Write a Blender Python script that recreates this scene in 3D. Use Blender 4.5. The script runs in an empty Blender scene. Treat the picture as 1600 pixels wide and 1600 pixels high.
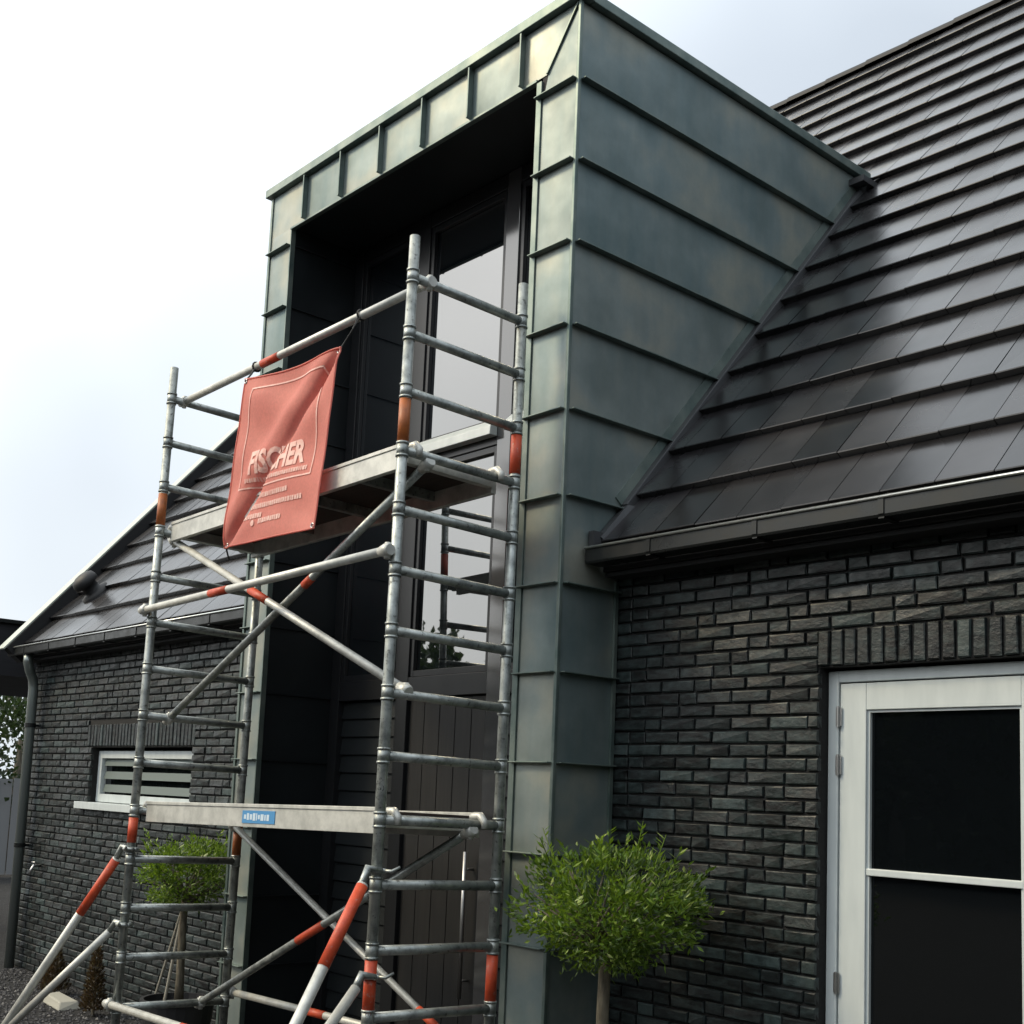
import bpy, math, random
from mathutils import Vector, Matrix, noise as mnoise
random.seed(7)
SC = bpy.context.scene
COL = SC.collection

# ------------------------------------------------------------------ camera
YAW, PITCH, ROLL = math.radians(48.575), math.radians(6.89), math.radians(2.375)
CAM = Vector((4.282, -4.074, 1.813)); FPX = 1910.06; CX, CY = 800.0, 1012.4
fwd = Vector((-math.sin(YAW)*math.cos(PITCH), math.cos(YAW)*math.cos(PITCH), math.sin(PITCH)))
rt0 = Vector((math.cos(YAW), math.sin(YAW), 0)); up0 = rt0.cross(fwd)
rt = math.cos(ROLL)*rt0 + math.sin(ROLL)*up0
up = -math.sin(ROLL)*rt0 + math.cos(ROLL)*up0
cd = bpy.data.cameras.new('camera'); cam = bpy.data.objects.new('camera', cd); COL.objects.link(cam)
cd.sensor_width = 36; cd.lens = 36*FPX/1600; cd.shift_y = (CY-800)/1600; cd.clip_end = 2000; cd.clip_start = .05
cam.matrix_world = Matrix(((rt.x, up.x, -fwd.x, CAM.x), (rt.y, up.y, -fwd.y, CAM.y), (rt.z, up.z, -fwd.z, CAM.z), (0, 0, 0, 1)))
SC.camera = cam
def project(p):
    d = Vector(p)-CAM; z = d.dot(fwd)
    return CX+FPX*d.dot(rt)/z, CY-FPX*d.dot(up)/z, z

# ------------------------------------------------------------------ sky, sun, exposure
SUN_DIR = Vector((-.62, -.72, .78)).normalized()          # towards the sun: high on the left, in front of the house
world = bpy.data.worlds.new('World'); SC.world = world; world.use_nodes = True
wn = world.node_tree; wn.nodes.clear()
w_out = wn.nodes.new('ShaderNodeOutputWorld'); w_bg = wn.nodes.new('ShaderNodeBackground'); w_bg.inputs['Strength'].default_value = .1
w_sky = wn.nodes.new('ShaderNodeTexSky'); w_sky.sky_type = 'NISHITA'; w_sky.sun_disc = False
w_sky.sun_elevation = math.asin(SUN_DIR.z); w_sky.sun_rotation = math.atan2(SUN_DIR.x, SUN_DIR.y)
w_sky.dust_density = 4; w_sky.air_density = 1.2
w_hs = wn.nodes.new('ShaderNodeHueSaturation'); w_hs.inputs['Saturation'].default_value = .3
w_tc = wn.nodes.new('ShaderNodeTexCoord'); w_ns = wn.nodes.new('ShaderNodeTexNoise')
w_ns.inputs['Scale'].default_value = 1.35; w_ns.inputs['Detail'].default_value = 4; w_ns.inputs['Roughness'].default_value = .45
w_rp = wn.nodes.new('ShaderNodeValToRGB')
w_rp.color_ramp.elements[0].position = .36; w_rp.color_ramp.elements[0].color = (.60, .615, .65, 1)
w_rp.color_ramp.elements[1].position = .62; w_rp.color_ramp.elements[1].color = (1, 1, 1, 1)
w_cl = wn.nodes.new('ShaderNodeMixRGB'); w_cl.blend_type = 'MULTIPLY'; w_cl.inputs[0].default_value = 1; w_cl.inputs[1].default_value = (12.3, 12.8, 13.5, 1)
w_mx = wn.nodes.new('ShaderNodeMixRGB'); w_mx.inputs[0].default_value = .75
L = wn.links.new
L(w_sky.outputs[0], w_hs.inputs['Color']); w_mp = wn.nodes.new('ShaderNodeMapping'); w_mp.inputs['Location'].default_value = (19.6, 2.55, 2.9); L(w_tc.outputs['Generated'], w_mp.inputs[0]); L(w_mp.outputs[0], w_ns.inputs['Vector']); L(w_ns.outputs[0], w_rp.inputs[0])
w_sx = wn.nodes.new('ShaderNodeSeparateXYZ'); w_mr = wn.nodes.new('ShaderNodeMapRange')   # overcast dome: brighter overhead than at the horizon
w_mr.inputs['From Min'].default_value = 0; w_mr.inputs['From Max'].default_value = 1; w_mr.inputs['To Min'].default_value = .85; w_mr.inputs['To Max'].default_value = 1.45
w_gr = wn.nodes.new('ShaderNodeMixRGB'); w_gr.blend_type = 'MULTIPLY'; w_gr.inputs[0].default_value = 1
L(w_tc.outputs['Generated'], w_sx.inputs[0]); L(w_sx.outputs[2], w_mr.inputs[0]); 
w_dt = wn.nodes.new('ShaderNodeVectorMath'); w_dt.operation = 'DOT_PRODUCT'; w_dt.inputs[1].default_value = SUN_DIR      # cloud layer lit through: brighter towards the veiled sun
w_h1 = wn.nodes.new('ShaderNodeMath'); w_h1.operation = 'MULTIPLY_ADD'; w_h1.inputs[1].default_value = .5; w_h1.inputs[2].default_value = .5
w_h2 = wn.nodes.new('ShaderNodeMath'); w_h2.operation = 'POWER'; w_h2.inputs[1].default_value = 2
w_h3 = wn.nodes.new('ShaderNodeMath'); w_h3.operation = 'MULTIPLY_ADD'; w_h3.inputs[1].default_value = 1.45; w_h3.inputs[2].default_value = .45
w_h4 = wn.nodes.new('ShaderNodeMath'); w_h4.operation = 'MULTIPLY'
L(w_tc.outputs['Generated'], w_dt.inputs[0]); L(w_dt.outputs['Value'], w_h1.inputs[0]); L(w_h1.outputs[0], w_h2.inputs[0]); L(w_h2.outputs[0], w_h3.inputs[0]); L(w_h3.outputs[0], w_h4.inputs[0]); L(w_mr.outputs[0], w_h4.inputs[1])
w_tn = wn.nodes.new('ShaderNodeMixRGB'); w_tn.inputs[1].default_value = (.90, .99, 1.05, 1); w_tn.inputs[2].default_value = (1.03, 1.0, .92, 1)   # thin cloud: warmer near the sun, cooler away from it
w_t2 = wn.nodes.new('ShaderNodeMixRGB'); w_t2.blend_type = 'MULTIPLY'; w_t2.inputs[0].default_value = 1
L(w_h2.outputs[0], w_tn.inputs[0]); L(w_tn.outputs[0], w_t2.inputs[1]); L(w_rp.outputs[0], w_t2.inputs[2])
L(w_t2.outputs[0], w_gr.inputs[1]); L(w_h4.outputs[0], w_gr.inputs[2]); L(w_gr.outputs[0], w_cl.inputs[2]); L(w_hs.outputs[0], w_mx.inputs[1]); L(w_cl.outputs[0], w_mx.inputs[2]); L(w_mx.outputs[0], w_bg.inputs[0]); L(w_bg.outputs[0], w_out.inputs[0])
sd = bpy.data.lights.new('sun', 'SUN'); sd.energy = 1.9; sd.angle = math.radians(12); sd.color = (1, .82, .52)
sun = bpy.data.objects.new('sun', sd); COL.objects.link(sun); sun.rotation_euler = SUN_DIR.to_track_quat('Z', 'Y').to_euler(); sun.location = (-8, -10, 14)
vs = SC.view_settings; vs.view_transform = 'Standard'; vs.look = 'None'; vs.exposure = .1; vs.gamma = 1; vs.use_curve_mapping = False

# ------------------------------------------------------------------ material helpers
def mat(name, col=(.5, .5, .5), rough=.5, metal=0, ior=None, spec=None):
    m = bpy.data.materials.new(name); m.use_nodes = True; nt = m.node_tree; b = nt.nodes['Principled BSDF']
    b.inputs['Base Color'].default_value = (*col, 1); b.inputs['Roughness'].default_value = rough; b.inputs['Metallic'].default_value = metal
    if ior: b.inputs['IOR'].default_value = ior
    if spec is not None: b.inputs['Specular IOR Level'].default_value = spec
    return m, nt, b
def node(nt, t, **kw):
    n = nt.nodes.new(t)
    for k, v in kw.items():
        if k in n.inputs: n.inputs[k].default_value = v
        else: setattr(n, k, v)
    return n
def coords(nt, scale=(1, 1, 1), rot=(0, 0, 0), jitter=True):
    tc = node(nt, 'ShaderNodeTexCoord'); mp = node(nt, 'ShaderNodeMapping'); mp.inputs['Scale'].default_value = scale; mp.inputs['Rotation'].default_value = rot
    if jitter:
        oi = node(nt, 'ShaderNodeObjectInfo'); ml = node(nt, 'ShaderNodeVectorMath', operation='SCALE'); ml.inputs[0].default_value = (37, 53, 71)
        nt.links.new(oi.outputs['Random'], ml.inputs['Scale']); ad = node(nt, 'ShaderNodeVectorMath', operation='ADD')
        nt.links.new(tc.outputs['Object'], ad.inputs[0]); nt.links.new(ml.outputs[0], ad.inputs[1]); nt.links.new(ad.outputs[0], mp.inputs[0])
    else: nt.links.new(tc.outputs['Object'], mp.inputs[0])
    return mp.outputs[0]
def noise(nt, vec, scale, detail=4, rough=.55):
    n = node(nt, 'ShaderNodeTexNoise', Scale=scale, Detail=detail, Roughness=rough); nt.links.new(vec, n.inputs['Vector']); return n.outputs[0]
def ramp(nt, fac, stops):
    r = node(nt, 'ShaderNodeValToRGB'); e = r.color_ramp.elements
    while len(e) < len(stops): e.new(.5)
    for i, (p, c) in enumerate(stops): e[i].position = p; e[i].color = (*c, 1) if len(c) == 3 else c
    nt.links.new(fac, r.inputs[0]); return r.outputs[0]
def mix(nt, fac, a, b, mode='MIX'):
    m = node(nt, 'ShaderNodeMixRGB', blend_type=mode)
    for i, v in ((0, fac), (1, a), (2, b)):
        if hasattr(v, 'is_linked') or hasattr(v, 'links'): nt.links.new(v, m.inputs[i])
        elif isinstance(v, (int, float)): m.inputs[i].default_value = v
        else: m.inputs[i].default_value = (*v, 1)
    return m.outputs[0]
def bump(nt, b, h, strength, dist=.01):
    bp = node(nt, 'ShaderNodeBump', Strength=strength, Distance=dist); nt.links.new(h, bp.inputs['Height']); nt.links.new(bp.outputs[0], b.inputs['Normal'])
def rnd(nt):
    oi = node(nt, 'ShaderNodeObjectInfo'); g = node(nt, 'ShaderNodeNewGeometry'); a = node(nt, 'ShaderNodeMath', operation='ADD'); f = node(nt, 'ShaderNodeMath', operation='FRACT')
    nt.links.new(oi.outputs['Random'], a.inputs[0]); nt.links.new(g.outputs['Random Per Island'], a.inputs[1]); nt.links.new(a.outputs[0], f.inputs[0]); return f.outputs[0]
def g3(v): return (v, v, v)

def make_materials():
    MT = {}
    # patinated zinc sheet
    m, nt, b = mat('zinc', rough=.5, metal=.55)
    v = coords(nt); v2 = coords(nt, (5, 5, .7))
    c = ramp(nt, noise(nt, v, 1.9, 3), [(.34, (.085, .145, .160)), (.5, (.195, .255, .265)), (.66, (.37, .365, .305))])
    c = mix(nt, .2, c, ramp(nt, noise(nt, v2, 2.2, 3), [(.3, (.13, .19, .205)), (.7, (.37, .365, .305))]))
    r = rnd(nt); c = mix(nt, .3, c, ramp(nt, r, [(0, (.18, .23, .225)), (1, (.34, .34, .295))]))
    c = mix(nt, .12, c, ramp(nt, noise(nt, v, 38, 3), [(.35, g3(.75)), (.65, g3(1.1))]), 'MULTIPLY')
    nt.links.new(c, b.inputs['Base Color'])
    nt.links.new(ramp(nt, noise(nt, v, 3, 4), [(.3, g3(.40)), (.7, g3(.62))]), b.inputs['Roughness'])
    bump(nt, b, mix(nt, .1, noise(nt, v, 2.6, 2), noise(nt, v2, 14, 3)), .4, .014); MT['zinc'] = m
    m, nt, b = mat('zinc_trim', rough=.45, metal=.6); v = coords(nt)
    nt.links.new(ramp(nt, noise(nt, v, 6, 4), [(.3, (.10, .145, .138)), (.7, (.22, .26, .235))]), b.inputs['Base Color']); MT['trim'] = m
    m, nt, b = mat('dark_recess_shade', rough=.42, metal=.2); v = coords(nt)  # soffit and reveal zinc, recess shade put into its colour; dark slats share it
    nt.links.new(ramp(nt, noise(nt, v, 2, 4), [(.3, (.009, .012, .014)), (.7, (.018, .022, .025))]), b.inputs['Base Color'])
    bump(nt, b, noise(nt, v, 3, 2), .15, .01); MT['recess_shade'] = m
    m, nt, b = mat('dark_gutter_metal', (.022, .024, .024), .32, .4); MT['gutter'] = m
    v = coords(nt); nt.links.new(ramp(nt, noise(nt, v, 9, 4), [(.3, g3(.24)), (.7, g3(.45))]), b.inputs['Roughness'])
    m, nt, b = mat('verge_aluminium', (.47, .50, .44), .4, .2); MT['verge'] = m
    m, nt, b = mat('frame_anthracite', (.014, .015, .017), .28); MT['frame'] = m
    m, nt, b = mat('frame_grey', (.05, .05, .053), .12, .1, 2.2); MT['framegrey'] = m
    m, nt, b = mat('window_glass', (.006, .008, .010), .012, 0, 3.0); MT['glass'] = m
    v = coords(nt); bump(nt, b, noise(nt, v, .9, 1), .02, .02)
    m, nt, b = mat('door_glass', (.003, .004, .005), .02, 0, 1.5); MT['dglass'] = m
    v = coords(nt); bump(nt, b, noise(nt, v, .8, 1), .02, .02)
    # painted joinery
    m, nt, b = mat('white_paint', rough=.38); v = coords(nt, (3, 3, .6))
    nt.links.new(ramp(nt, noise(nt, v, 5, 5), [(.3, (.50, .55, .56)), (.7, (.58, .63, .635))]), b.inputs['Base Color'])
    bump(nt, b, noise(nt, v, 60, 3), .08, .002); MT['white'] = m
    # brick
    m, nt, b = mat('dark_brick', rough=.5); v = coords(nt, (1, 1, 1)); vd = coords(nt, (9, 9, 26), (0, .75, 0)); r = rnd(nt)
    c = ramp(nt, r, [(0, (.003, .003, .004)), (.35, (.008, .011, .012)), (.65, (.018, .028, .029)), (.8, (.020, .022, .024)), (1, (.068, .102, .102))])
    s = ramp(nt, noise(nt, vd, 1.5, 4, .6), [(.42, g3(0)), (.68, g3(1))])
    c = mix(nt, mix(nt, 1, s, g3(.55), 'MULTIPLY'), c, (.076, .112, .112))
    c = mix(nt, 1, c, ramp(nt, noise(nt, v, 22, 5, .65), [(.3, g3(.22)), (.7, g3(.80))]), 'MULTIPLY')
    nt.links.new(c, b.inputs['Base Color'])
    nt.links.new(ramp(nt, noise(nt, v, 16, 4), [(.3, g3(.30)), (.7, g3(.6))]), b.inputs['Roughness'])
    h = mix(nt, .5, noise(nt, vd, 2.4, 5, .6), noise(nt, v, 60, 4, .6)); bump(nt, b, h, .7, .006); MT['brick'] = m
    m, nt, b = mat('dark_mortar', rough=.9); v = coords(nt, jitter=False)
    nt.links.new(ramp(nt, noise(nt, v, 60, 4), [(.3, g3(.006)), (.7, g3(.014))]), b.inputs['Base Color']); MT['mortar'] = m
    # roof tiles
    m, nt, b = mat('roof_tile', rough=.3, ior=1.62); v = coords(nt); r = rnd(nt)
    c = ramp(nt, r, [(0, (.010, .010, .011)), (1, (.022, .021, .023))])
    c = mix(nt, .5, c, ramp(nt, noise(nt, v, 6, 3), [(.3, g3(.6)), (.7, g3(1.3))]), 'MULTIPLY'); nt.links.new(c, b.inputs['Base Color'])
    ro = mix(nt, .5, ramp(nt, noise(nt, v, 5, 2), [(.3, g3(.19)), (.7, g3(.30))]), ramp(nt, r, [(0, g3(.16)), (1, g3(.34))])); nt.links.new(ro, b.inputs['Roughness'])
    bump(nt, b, noise(nt, v, 5, 2), .12, .006); MT['tile'] = m
    MT['ridge'] = mat('ridge_cap', (.012, .012, .013), .65)[0]
    MT['black'] = mat('dark_roofing_felt', (.012, .012, .013), .8)[0]
    m, nt, b = mat('lead_flashing', (.06, .062, .066), .5, .4); MT['lead'] = m
    # scaffold
    m, nt, b = mat('scaffold_aluminium', rough=.42, metal=.7); v = coords(nt); v2 = coords(nt, (1, 1, 1))
    c = ramp(nt, noise(nt, v, 14, 6, .65), [(.3, (.16, .175, .17)), (.52, (.36, .385, .37)), (.75, (.50, .52, .50))])
    c = mix(nt, ramp(nt, noise(nt, v2, 45, 3), [(.60, g3(0)), (.70, g3(.8))]), c, (.09, .09, .085))
    nt.links.new(c, b.inputs['Base Color']); nt.links.new(ramp(nt, noise(nt, v, 20, 4), [(.3, g3(.3)), (.7, g3(.6))]), b.inputs['Roughness'])
    bump(nt, b, noise(nt, v, 70, 3), .15, .002); MT['alu'] = m
    m, nt, b = mat('pale_aluminium', rough=.45, metal=.35); v = coords(nt)
    c = ramp(nt, noise(nt, v, 10, 6, .65), [(.3, (.38, .385, .36)), (.6, (.60, .60, .56)), (.8, (.68, .67, .62))]); nt.links.new(c, b.inputs['Base Color'])
    bump(nt, b, noise(nt, v, 60, 3), .1, .002); MT['pale'] = m
    for nm, lo, hi, wear in (('orange', (.42, .05, .018), (.62, .085, .03), (.35, .30, .26)), ('rusty', (.24, .07, .02), (.46, .13, .03), (.16, .09, .05))):
        m, nt, b = mat(nm+'_marking', rough=.5); v = coords(nt)
        c = ramp(nt, noise(nt, v, 18, 5), [(.3, lo), (.7, hi)])
        c = mix(nt, ramp(nt, noise(nt, v, 40, 4, .7), [(.60, g3(0)), (.72, g3(.8))]), c, wear); nt.links.new(c, b.inputs['Base Color']); MT[nm] = m
    m, nt, b = mat('plywood_deck', rough=.7); v = coords(nt, (1, 8, 1))
    nt.links.new(ramp(nt, noise(nt, v, 6, 5), [(.3, (.020, .012, .009)), (.7, (.038, .025, .019))]), b.inputs['Base Color']); MT['ply'] = m
    MT['label'] = mat('blue_label', (.07, .26, .52), .4)[0]; MT['labelmark'] = mat('label_print', (.55, .66, .75), .5)[0]
    MT['rubber'] = mat('black_rubber', (.015, .015, .016), .6)[0]
    # banner
    m, nt, b = mat('red_mesh_banner', rough=.62); v = coords(nt, jitter=False)
    c = ramp(nt, noise(nt, v, 3, 5), [(.3, (.80, .29, .24)), (.7, (.87, .35, .285))])
    c = mix(nt, .25, c, ramp(nt, noise(nt, v, 70, 3), [(.3, g3(.75)), (.7, g3(1.2))]), 'MULTIPLY'); nt.links.new(c, b.inputs['Base Color'])
    tr = node(nt, 'ShaderNodeBsdfTranslucent'); nt.links.new(c, tr.inputs[0]); ms = node(nt, 'ShaderNodeMixShader'); ms.inputs[0].default_value = .45
    nt.links.new(b.outputs[0], ms.inputs[1]); nt.links.new(tr.outputs[0], ms.inputs[2]); nt.links.new(ms.outputs[0], nt.nodes['Material Output'].inputs[0])
    bump(nt, b, noise(nt, v, 180, 2), .2, .002); MT['banner'] = m
    m, nt, b = mat('banner_print', rough=.6); v = coords(nt, jitter=False)
    nt.links.new(ramp(nt, noise(nt, v, 30, 4), [(.35, (.76, .40, .34)), (.7, (.80, .54, .47))]), b.inputs['Base Color']); MT['print'] = m
    MT['tie'] = mat('black_tie', (.012, .012, .012), .6)[0]
    # timber
    m, nt, b = mat('dark_oak_boards', rough=.55); v = coords(nt, (9, 9, .6))
    nt.links.new(ramp(nt, noise(nt, v, 4, 6, .6), [(.3, (.007, .007, .007)), (.7, (.016, .015, .014))]), b.inputs['Base Color']); bump(nt, b, noise(nt, v, 8, 4), .3, .003); MT['oak'] = m
    MT['pipe'] = mat('grey_zinc_pipe', (.25, .28, .27), .3, .6)[0]
    MT['bead'] = mat('bright_zinc_bead', (.62, .64, .62), .28, .9)[0]
    MT['blind'] = mat('blind_slat_grey', (.11, .14, .13), .5)[0]
    MT['steel'] = mat('brushed_steel', (.5, .5, .5), .35, 1)[0]
    # plants
    def leaf(name, stops, tr_col):
        m, nt, b = mat(name, rough=.42); r = rnd(nt); c = ramp(nt, r, stops); nt.links.new(c, b.inputs['Base Color'])
        tr = node(nt, 'ShaderNodeBsdfTranslucent'); tr.inputs[0].default_value = (*tr_col, 1); ms = node(nt, 'ShaderNodeMixShader'); ms.inputs[0].default_value = .28
        nt.links.new(b.outputs[0], ms.inputs[1]); nt.links.new(tr.outputs[0], ms.inputs[2]); nt.links.new(ms.outputs[0], nt.nodes['Material Output'].inputs[0]); return m
    MT['leaf'] = leaf('olive_leaf', [(0, (.012, .025, .004)), (.35, (.04, .085, .010)), (.7, (.10, .18, .018)), (.9, (.19, .28, .03)), (1, (.36, .42, .13))], (.27, .44, .03))
    MT['leafd'] = leaf('tree_leaf', [(0, (.010, .018, .008)), (.6, (.028, .045, .018)), (1, (.055, .08, .035))], (.05, .09, .02))
    MT['leafb'] = leaf('withered_leaf', [(0, (.03, .018, .010)), (.6, (.07, .045, .022)), (1, (.12, .10, .04))], (.08, .05, .02))
    m, nt, b = mat('bark', rough=.85); v = coords(nt, (6, 6, 1.5))
    nt.links.new(ramp(nt, noise(nt, v, 6, 5), [(.3, (.05, .042, .03)), (.7, (.19, .165, .12))]), b.inputs['Base Color']); bump(nt, b, noise(nt, v, 9, 5), .6, .008); MT['bark'] = m
    m, nt, b = mat('pot_ceramic', (.018, .018, .02), .5); MT['pot'] = m
    MT['stake'] = mat('pale_stake', (.33, .31, .26), .7)[0]
    m, nt, b = mat('ground_gravel', rough=.9, spec=.15); v = coords(nt, jitter=False)
    vo = node(nt, 'ShaderNodeTexVoronoi', Scale=45); nt.links.new(v, vo.inputs['Vector'])
    c = mix(nt, .6, ramp(nt, noise(nt, v, 1.1, 5), [(.3, (.016, .016, .017)), (.7, (.032, .031, .031))]), ramp(nt, vo.outputs['Color'], [(0, g3(.012)), (1, g3(.06))])); nt.links.new(c, b.inputs['Base Color'])
    bump(nt, b, vo.outputs['Distance'], .8, .01); MT['ground'] = m
    m, nt, b = mat('gravel_stone', rough=.85); nt.links.new(ramp(nt, rnd(nt), [(0, (.022, .022, .026)), (.8, (.07, .068, .07)), (1, (.2, .19, .18))]), b.inputs['Base Color']); MT['stone'] = m
    MT['pale_stone'] = mat('pale_stone', (.34, .33, .28), .8)[0]
    m, nt, b = mat('dark_timber', rough=.7); v = coords(nt, (1, 1, 14))
    nt.links.new(ramp(nt, noise(nt, v, 3, 4), [(.3, (.010, .010, .012)), (.7, (.022, .022, .026))]), b.inputs['Base Color']); MT['timber'] = m
    MT['fence'] = mat('weathered_fence', (.26, .26, .26), .8)[0]
    return MT
MT = make_materials()

# ------------------------------------------------------------------ mesh helpers
class MB:
    def __init__(s): s.v = []; s.f = []
    def add(s, vs, fs):
        o = len(s.v); s.v += [tuple(p) for p in vs]; s.f += [tuple(o+i for i in f) for f in fs]; return s
    def box(s, x0, x1, y0, y1, z0, z1):
        return s.add([(x, y, z) for z in (z0, z1) for y in (y0, y1) for x in (x0, x1)], [(0, 2, 3, 1), (4, 5, 7, 6), (0, 1, 5, 4), (2, 6, 7, 3), (0, 4, 6, 2), (1, 3, 7, 5)])
    def hexa(s, lo, hi):   # two 4-corner rings
        return s.add(list(lo)+list(hi), [(3, 2, 1, 0), (4, 5, 6, 7), (0, 1, 5, 4), (1, 2, 6, 5), (2, 3, 7, 6), (3, 0, 4, 7)])
    def tube(s, pts, r, n=14, caps=True):
        pts = [Vector(p) for p in pts]; rr = r if isinstance(r, (list, tuple)) else [r]*len(pts); rings = []
        ref = None
        for i, p in enumerate(pts):
            t = (pts[min(i+1, len(pts)-1)]-pts[max(i-1, 0)]).normalized()
            if ref is None: ref = t.orthogonal().normalized()
            a = (ref-t*ref.dot(t)).normalized(); ref = a; bb = t.cross(a)
            rings.append([p+rr[i]*(math.cos(2*math.pi*k/n)*a+math.sin(2*math.pi*k/n)*bb) for k in range(n)])
        o = len(s.v); s.v += [tuple(p) for rg in rings for p in rg]
        for i in range(len(pts)-1):
            for k in range(n): s.f.append((o+i*n+k, o+i*n+(k+1) % n, o+(i+1)*n+(k+1) % n, o+(i+1)*n+k))
        if caps: s.f.append(tuple(o+k for k in reversed(range(n)))); s.f.append(tuple(o+(len(pts)-1)*n+k for k in range(n)))
        return s
    def grid(s, fn, nu, nv):
        o = len(s.v)
        for j in range(nv+1):
            for i in range(nu+1): s.v.append(tuple(fn(i/nu, j/nv)))
        for j in range(nv):
            for i in range(nu): a = o+j*(nu+1)+i; s.f.append((a, a+1, a+nu+2, a+nu+1))
        return s
    def mesh(s, name, m, smooth=False):
        me = bpy.data.meshes.new(name); me.from_pydata(s.v, [], s.f); me.materials.append(m)
        if smooth: me.polygons.foreach_set('use_smooth', [len(p.vertices) <= 4 for p in me.polygons])
        me.update(); return me
    def build(s, name, m, parent=None, smooth=False, bevel=0, label=None, kind=None):
        return put(name, s.mesh(name, m, smooth), parent, bevel=bevel, label=label, kind=kind)
def put(name, me, parent=None, loc=None, bevel=0, label=None, kind=None, scale=None):
    o = bpy.data.objects.new(name, me); COL.objects.link(o)
    if parent is not None:
        o.parent = parent
        if 'worldinv' in parent.keys() : o.matrix_parent_inverse = Matrix.Translation(-Vector(parent.location))
    if loc is not None: o.location = loc
    if scale is not None: o.scale = scale
    if bevel:
        b = o.modifiers.new('bevel', 'BEVEL'); b.width = bevel; b.segments = 2; b.limit_method = 'ANGLE'
    if label: o['label'] = label
    if kind: o['kind'] = kind
    return o
def tag(o, label, cat, group=None):
    o['label'] = label; o['category'] = cat
    if group: o['group'] = group
    return o
def thing(name, label, cat, loc=(0, 0, 0), group=None):
    o = bpy.data.objects.new(name, None); COL.objects.link(o); o.location = loc; o.empty_display_size = .2; o['worldinv'] = 1
    return tag(o, label, cat, group)

# ------------------------------------------------------------------ shared dimensions
WALL_Y = .404                    # face of the brick facade; the dormer front is Y = 0, its right corner X = 0
RA, RB = -2.359, .847            # roof plane  y = RA + RB z
RN = math.hypot(1, RB); S_UP = Vector((0, RB/RN, 1/RN)); S_N = Vector((0, -1/RN, RB/RN))
EAVE_Z, RIDGE_Z = 3.085, 8.14
XL, XR = -7.95, 5.6              # left gable, right end (out of frame)
DW, ZCAP = 3.084, 5.93           # dormer width, underside of its roof edge
COLW = .283
def roof_y(z): return RA+RB*z
def seam_z(k): return 5.94-.44*k

# ================================================================== ground
g = MB().add([(-300, -300, 0), (300, -300, 0), (300, 300, 0), (-300, 300, 0)], [(0, 1, 2, 3)]).build('ground', MT['ground']); g['kind'] = 'structure'; g['label'] = 'dark gravel ground in front of the house'

# ================================================================== house
house = thing('brick_house', 'dark brick house with glossy black tiled roof behind the zinc dormer', 'house', (0, WALL_Y, 0))
# --- wall body with openings
DOOR = (1.215, 2.50, 0.06, 2.42); WIN = (-6.42, -4.50, 1.60, 2.09)
def wall_body(x0, x1, op):
    y0, y1 = WALL_Y+.014, WALL_Y+.32; a, b, c, d = op
    return MB().box(x0, a, y0, y1, 0, 3.12).box(b, x1, y0, y1, 0, 3.12).box(a, b, y0, y1, d, 3.12).box(a, b, y0, y1, 0, c)
wall_r = wall_body(.004, XR, DOOR).build('wall', MT['mortar'], house, label='dark brick wall right of the zinc dormer')
wall_l = wall_body(XL+.02, -DW-.004, WIN).build('wall', MT['mortar'], house, label='dark brick wall left of the zinc dormer')
MB().box(XL+.02, XL+.3, WALL_Y+.33, 9.2, 0, 3.1).box(XL+.3, XR, 9.0, 9.2, 0, 3.1).box(XR-.3, XR, WALL_Y+.33, 8.99, 0, 3.1).build('rear_wall', MT['mortar'], house)

# --- bricks
def brick_mesh(name, w, h, seed, dep=.03):
    rr = random.Random(seed); c = .005; j = lambda a: rr.uniform(-a, a); m = MB()
    b4 = [(-w/2, dep, -h/2), (w/2, dep, -h/2), (w/2, dep, h/2), (-w/2, dep, h/2)]
    m4 = [(x+j(.003), .005+j(.0015), z+j(.0022)) for x, _, z in b4]
    f4 = [(x*(1-2*c/w)+j(.003), j(.003), z*(1-2*c/h)+j(.0022)) for x, _, z in b4]
    m.add(b4+m4+f4, [(0, 1, 5, 4), (1, 2, 6, 5), (2, 3, 7, 6), (3, 0, 4, 7), (4, 5, 9, 8), (5, 6, 10, 9), (6, 7, 11, 10), (7, 4, 8, 11), (8, 9, 10, 11)])
    return m.mesh(name, MT['brick'])
BH, BL, HL, JT, CRS = .0505, .1985, .094, .0105, .0614
VAR = {'s': [brick_mesh('brick', BL, BH, i) for i in range(8)], 'h': [brick_mesh('brick', HL, BH, 20+i) for i in range(5)], 'v': [brick_mesh('brick', .0525, .150, 40+i) for i in range(6)],
       'w': [brick_mesh('brick', .0525, .190, 60+i) for i in range(4)]}
SIZE = {'s': (BL, BH), 'h': (HL, BH), 'v': (.0525, .150), 'w': (.0525, .190)}
bricks = []      # (wall, kind, x, z, scale_x, yoff)
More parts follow.
